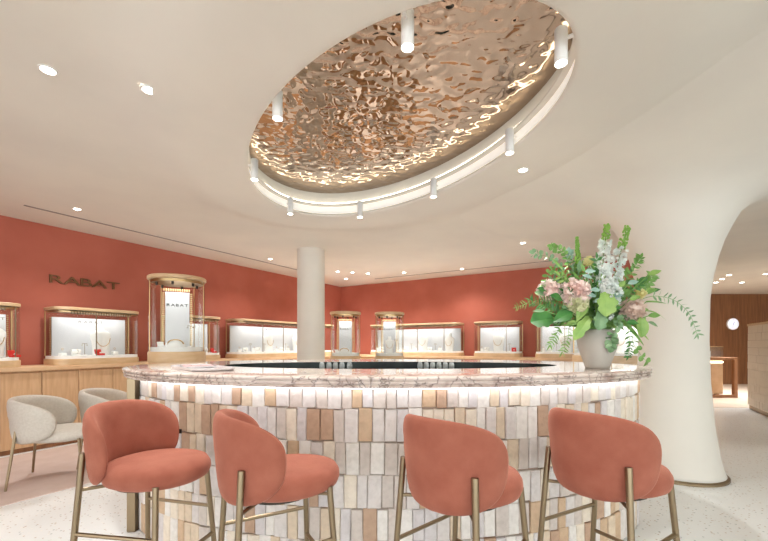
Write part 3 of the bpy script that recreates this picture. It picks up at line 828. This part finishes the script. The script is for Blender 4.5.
# white flower spikes
spike([U(600,300,.0), U(603,262), U(607,226)], W_flo, .060, .52, .26, .021)
spike([U(608,305,-.06), U(616,270,-.06), U(627,228,-.04)], W_flo, .060, .56, .26, .022)
spike([U(580,300,.05), U(578,262,.05), U(577,238,.05)], G_light, .022, .33, .8, .016)
spike([U(590,300,.1), U(592,275,.1), U(598,258,.1)], W_flo, .045, .4, .2, .019)
spike([U(612,300,-.12), U(607,285,-.14), U(604,268,-.12)], W_flo, .05, .4, .0, .020)
# blooms
bloom(U(549,291,-.02), .085, K_flo); bloom(U(575,293,-.08), .115, K_flo, 220, .34); bloom(U(577,304,-.10), .08, Y_flo if False else leafmat('petal_ivory', (226,226,190), (204,206,160), .6))
bloom(U(632,310,-.08), .105, D_flo, 240, .26); bloom(U(589,261,0), .038, Y_flo, 70); bloom(U(641,294,-.03), .04, Y_flo, 70)
# eucalyptus upper left
sprig('eucalyptus_branch', [U(570,290), U(556,262), U(534,253)], G_euc, .036, .030, 'round', 2, .45)
sprig('eucalyptus_branch', [U(575,285,.05), U(565,255,.05), U(552,247,.05)], G_mid, .036, .030, 'round', 2, .4)
sprig('eucalyptus_branch', [U(570,285,-.04), U(552,270,-.04), U(543,288,-.04)], G_mid, .034, .026, 'round', 2, .45)
sprig('eucalyptus_branch', [U(578,290,.08), U(570,262,.08), U(569,252,.08)], G_silver, .04, .028, 'oval', 2, .4)
# left fans
sprig('fern_frond', [U(570,310,-.05), U(545,300,-.06), U(517,307,-.06)], G_mid, .06, .014, 'blade', 1, .5, tip=.5)
sprig('fern_frond', [U(565,318,-.05), U(548,308,-.08), U(530,300,-.08)], G_dark, .08, .02, 'blade', 1, .5, tip=.5)
single('monstera_leaf', U(553,318,-.10), (-1,-.1,-.12), .15, .13, G_dark, 'lobed', (0.1,-1,.5))
single('large_leaf', U(572,312,-.12), (-.8,-.2,-.35), .15, .09, G_dark, 'oval', (0.1,-1,.6))
single('large_leaf', U(562,300,-.10), (-.5,-.2,.2), .10, .07, G_dark, 'oval', (.3,-1,.6))
single('large_leaf', U(590,316,-.12), (-.75,-.3,-.9), .20, .075, G_light, 'lobed', (-.3,-1,.3))
single('large_leaf', U(586,300,-.12), (-.5,-.2,-1), .16, .07, G_light, 'oval', (-.2,-1,.3))
single('large_leaf', U(606,292,-.16), (-.05,-.2,-1), .16, .13, G_light, 'lobed', (0,-1,.2))
single('large_leaf', U(600,312,-.15), (-.1,-.2,-1), .12, .10, G_euc, 'lobed', (.2,-1,.2))
single('large_leaf', U(640,318,-.10), (.15,-.1,-1), .13, .10, G_light, 'round', (.2,-1,.1))
single('large_leaf', U(646,302,-.05), (1,0,.05), .15, .035, G_mid, 'blade', (0,-.7,1))
single('large_leaf', U(646,311,-.05), (1,0,-.05), .17, .030, G_light, 'blade', (0,-.7,1), droop=.4)
single('large_leaf', U(620,318,-.08), (.7,-.2,-.8), .24, .035, G_mid, 'blade', (0,-1,.3))
single('large_leaf', U(625,318,-.04), (.9,-.2,-.8), .22, .03, G_light, 'blade', (0,-1,.3))
# silver leaves centre
for (u, v_) in ((598,282),(600,290),(596,296),(603,300),(622,290),(628,284),(612,296),(585,272),(592,278)):
    single('silver_leaf', U(u, v_, -.14), (RB.choice((-1,1)),-.2,RB.uniform(-.2,.4)), .07, .042, G_silver, 'oval', (0,-1,.7), seg=6)
# right arching sprig
sprig('eucalyptus_branch', [U(640,300), U(668,298), U(688,312), U(697,334)], G_euc, .042, .014, 'oval', 2, .48, ang=1.0)
sprig('eucalyptus_branch', [U(625,290,.04), U(645,285,.04), U(652,276,.04)], G_mid, .05, .03, 'oval', 2, .5)
sprig('eucalyptus_branch', [U(625,285,-.04), U(636,265,-.04), U(640,258,-.04)], G_mid, .045, .02, 'oval', 2, .5)
sprig('eucalyptus_branch', [U(618,320,-.12), U(612,335,-.14), U(611,346,-.14)], G_euc, .045, .045, 'round', 3, .5)
sprig('eucalyptus_branch', [U(628,325,-.1), U(634,345,-.08), U(646,361,-.02)], G_mid, .04, .036, 'round', 4, .7, tip=.9)
sprig('eucalyptus_branch', [U(625,325,-.1), U(630,345,-.1), U(628,356,-.08)], G_dark, .035, .014, 'oval', 2, .6)
sprig('eucalyptus_branch', [U(565,325,-.1), U(556,335,-.1), U(550,345,-.1)], G_mid, .04, .014, 'blade', 2, .6)
sprig('eucalyptus_branch', [U(572,325,-.12), U(568,338,-.12), U(562,352,-.1)], G_mid, .04, .012, 'blade', 2, .6)
# filler greenery
for k in range(150):
    u, v_ = RB.gauss(596, 26), RB.gauss(300, 18); v_ = min(v_, 322); u = min(648, max(545, u))
    m = RB.choice((G_dark, G_mid, G_mid, G_light, G_euc))
    dz = RB.uniform(-.13, .14)
    d = Vector(((u-597)*.03, RB.uniform(-.6,.3), (312-v_)*.03))+rv(.4)
    single('foliage_leaf', U(u, v_, dz), d, RB.uniform(.05,.10), RB.uniform(.022,.045), m, 'oval', (RB.uniform(-.5,.5),-1,.5), seg=6)
for k in range(34):
    u, v_ = RB.uniform(550,648), RB.uniform(255,322)
    sprig('leafy_stem', [U((u+597)/2, (v_+320)/2, RB.uniform(-.08,.1)), U(u, v_, RB.uniform(-.1,.1))], RB.choice((G_mid, G_light, G_dark, G_euc)), .05, .02, 'oval', 2, .5)

# ---------------------------------------------------------------- lamps
def downlight(u, v_, h, label, power=9, r=.045):
    for _ in range(6):
        q = ceil_pt(u, v_, h); of = 0
        lx, ly = (q.x-OC.x)*ca+(q.y-OC.y)*sa, -(q.x-OC.x)*sa+(q.y-OC.y)*ca
        while of < 1.2 and math.hypot(lx/(OA+of), ly/(OB+of)) > 1: of += .01
        h = cheight(q.x, q.y, of)-.002
    t = thing('ceiling_downlight', label, 'downlight', (q.x, q.y, h), 0, 'recessed ceiling downlights')
    MB().lathe([(r*.78,-.004),(r,-.004),(r,.004),(r*.78,.004)], 24, closed=True).build('bezel', whitep, t, smooth=True)
    MB().lathe([(r*.77,-.002),(r*.77,.003)], 24).build('lens', lamp_on, t)
    if power:
        l = bpy.data.lights.new('beam', 'SPOT'); l.energy = power*10; l.spot_size = 2.3; l.spot_blend = 1; l.shadow_soft_size = .05; l.color = (1,.99,.97)
        o = bpy.data.objects.new('beam', l); C.objects.link(o); o.parent = t; o.location = (0,0,-.012)
LP = 9.5
for (u, v_, lb) in ((48,70,'large bright recessed downlight at the upper left, nearer the photo corner'), (149,90,'large bright recessed downlight upper left, second from the photo corner'),
    (77,209,'recessed downlight above the left wall lettering'), (270,259,'small recessed downlight left of the round pillar top'), (523,170,'recessed downlight below right of the oval mirror'),
    (523,243,'recessed downlight directly above the flowers near the right wall'), (462,269,'small recessed downlight over the wide case on right wall'), (404,272.5,'tiny recessed downlight above the two small round vitrines'),
    (337.5,271.5,'tiny recessed downlight nearest the pillar, first of the row of three'), (352.5,272.5,'tiny recessed downlight, middle of the row of three right of pillar'), (368,273.5,'tiny recessed downlight, last of the row of three right of pillar'),
    (346,278.8,'tiny recessed downlight below the row of three by the corner')):
    downlight(u, v_, CEIL-.002, lb, LP if v_ > 100 or u > 400 else 6)
k = 0
for (u, v_) in ((710,287),(716,282.5),(722,279),(729,275),(742,282.5),(766,274)):
    downlight(u, v_, CEIL-.002, 'small recessed downlight in the far room beyond the arch, '+['first','second','third','fourth','fifth','sixth'][k]+' from the left', 15, .06); k += 1

# cylinder spots around the oval
for (u, vb, zz, lb) in ((407.5,48,None,'white cylinder spotlight hanging at the top middle of the oval'), (561,64,None,'white cylinder spotlight at the upper right end of the oval'),
    (277.5,119,None,'white cylinder spotlight on the left rim of the oval'), (254,180,None,'white cylinder spotlight at the lower left end of the oval'),
    (289,215,None,'white cylinder spotlight on the lower rim, left of the pillar'), (360,217.5,None,'white cylinder spotlight at the lowest point of the oval rim'),
    (435,198,None,'white cylinder spotlight on the lower rim right of the middle'), (515,153,None,'white cylinder spotlight on the lower right rim of the oval')):
    hb = HO-.055; z = (hb-CH)*F/(HY-vb); x = (u-CU)/F*z
    # keep it inside the recess
    dx, dy = x-OC.x, z-OC.y
    lx, ly = dx*ca+dy*sa, -dx*sa+dy*ca
    k_ = math.hypot(lx/(OA-.045), ly/(OB-.045))
    if k_ > 1: lx /= k_; ly /= k_; x, z = OC.x+lx*ca-ly*sa, OC.y+lx*sa+ly*ca
    t = thing('cylinder_spotlight', lb, 'spotlight', (x, z, hb), 0, 'cylinder spotlights around the oval')
    MB().lathe([(.026,.006),(.031,0),(.032,.004),(.032,.175),(.029,.18)], 24).build('body', frost, t, smooth=True)
    ol = math.hypot(lx/OA, ly/OB); gx, gy = lx/OA**2, ly/OB**2; gl_ = math.hypot(gx, gy); gx, gy = gx/gl_, gy/gl_
    dist = .0
    while math.hypot((lx+gx*dist)/(OA+.012), (ly+gy*dist)/(OB+.012)) < 1: dist += .004
    MB().tube([(0,0,.125),((gx*ca-gy*sa)*dist,(gx*sa+gy*ca)*dist,.125)], .010, 8).build('bracket', frost, t, smooth=True)
    MB().lathe([(.024,.001),(.025,.0055)], 20).build('lens', lamp_on, t)
    l = bpy.data.lights.new('beam', 'SPOT'); l.energy = 38; l.spot_size = 1.7; l.spot_blend = 1; l.shadow_soft_size = .03; l.color = (1,.99,.97)
    o = bpy.data.objects.new('beam', l); C.objects.link(o); o.parent = t; o.location = (0,0,-.01)

# ---------------------------------------------------------------- far room through the arch
q = at(733, 12.0, 0)
t = thing('wall_clock', 'round lit white clock on the far walnut wall', 'clock', (q.x, 12.0, CH+(HY-324)*12/F), 0)
MB().lathe([(.17,0),(.185,.01),(.185,.05),(.17,.05)], 36, closed=False, M=Matrix.Translation((0,.045,0)) @ Matrix.Rotation(PI/2,4,'X')).build('case', whitep, t, smooth=True)
MB().lathe([(.165,0),(.165,.006)], 36, M=Matrix.Translation((0,-.0055,0)) @ Matrix.Rotation(PI/2,4,'X')).build('face', clockm, t)
hd = MB().box(-.006,.006,-.016,-.013,-.02,.09, Matrix.Rotation(.5,4,'Y')).box(-.005,.005,-.019,-.0165,-.02,.13, Matrix.Rotation(3.3,4,'Y'))
hd.build('hand', blackp, t)
tk = MB()
for k in range(12): tk.box(-.004,.004,-.016,-.012,.125,.15, Matrix.Rotation(k*PI/6,4,'Y'))
tk.build('hour_marks', blackp, t)
pa, pb = Vector((7.17, 7.5)), Vector((6.2, 5.8)); d = (pa-pb).normalized(); nn_ = Vector((-d.y, d.x)); L_ = (pa-pb).length
t = thing('tiled_partition', 'pale tile clad partition cut by the right photo edge', 'partition', (pb.x, pb.y, 0), math.atan2(d.y, d.x))
MB().box(0, L_, -.35, -.006, .08, 1.62).build('core', grout, t)
MB().box(-.01, L_-.02, -.34, -.01, 0, .08).build('plinth', brass, t)
MB().box(-.012, L_+.012, -.362, .014, 1.62, 1.66).build('cap', casewood, t)
tb = MB(); R = random.Random(8)
for k in range(11):
    z0 = .082+k*.14; x = -.05 if k % 2 else -.09
    while x < L_-.02:
        w = R.uniform(.07,.085); xa, xb = max(0, x), min(L_, x+w-.004)
        if xb > xa: tb.box(xa, xb, -.0058, R.uniform(.006,.012), z0, min(z0+.136, 1.618))
        x += w
for k in range(11):
    z0 = .082+k*.14; y = -.35
    while y < -.02:
        tb.box(L_+.0003, L_+R.uniform(.006,.010), y, min(y+.072, -.002), z0, min(z0+.136, 1.618)); y += .076
tb.build('tile_cladding', mat('pale_tiles', srgb(226,212,196), .5), t)
q = at(738, 8.96, 0)
t = thing('shop_counter', 'walnut framed counter with ribbed front and glass top case in the far room', 'display case', (q.x-1.3, q.y, 0))

fm = MB(); fm.box(1.22,1.30,0,.08,0,.90); fm.box(1.22,1.30,.5,.58,0,.90); fm.box(0,1.30,0,.58,.90,.95); fm.box(0,1.22,0,.08,0,.07); fm.box(0,.08,0,.08,.07,.90); fm.box(0,.08,.5,.58,0,.90)
fm.build('frame', walnut, t, bevel=.004)
rb = MB(); x = .10
while x < 1.05: rb.lathe([(.014,.08),(.014,.80)], 8, (x, .12, 0)); x += .03
rb.build('ribbed_front', oak_top, t, smooth=True)
MB().box(.09,1.06,.13,.48,.075,.89).build('body', oak, t)
MB().box(.10,1.04,.10,.115,.82,.86).build('light_strip', emit('counter_led', srgb(255,244,225), 4), t)
MB().box(0.02,1.0,.05,.5,.955,1.2).build('glass_case', glass, t)
MB().box(0.02,1.0,.05,.5,1.201,1.215).build('case_lid', goldm, t)
MB().box(0.02,1.0,.4,.42,.956,1.10).build('case_back', panelw, t)

# ---------------------------------------------------------------- light and camera
w = bpy.data.worlds.new('World'); bpy.context.scene.world = w; w.use_nodes = True
w.node_tree.nodes['Background'].inputs[0].default_value = (.91, .96, 1, 1)
w.node_tree.nodes['Background'].inputs[1].default_value = 2.6

cam = bpy.data.cameras.new('Camera'); cam.lens = F/768*36; cam.sensor_width = 36; cam.sensor_fit = 'HORIZONTAL'
cam.shift_y = (HY-270.5)/768; cam.clip_start = .05
co_ = bpy.data.objects.new('Camera', cam); C.objects.link(co_); co_.location = (0,0,CH); co_.rotation_euler = (PI/2,0,0)
sc = bpy.context.scene; sc.camera = co_
sc.view_settings.view_transform = 'Standard'; sc.view_settings.look = 'None'; sc.view_settings.gamma = 1
sc.view_settings.exposure = .52
sc.view_settings.use_curve_mapping = False
sc.cycles.max_bounces = 10; sc.cycles.diffuse_bounces = 6; sc.cycles.transparent_max_bounces = 24; sc.cycles.glossy_bounces = 5
sc.cycles.caustics_reflective = False; sc.cycles.caustics_refractive = False
sc.cycles.sample_clamp_indirect = 6
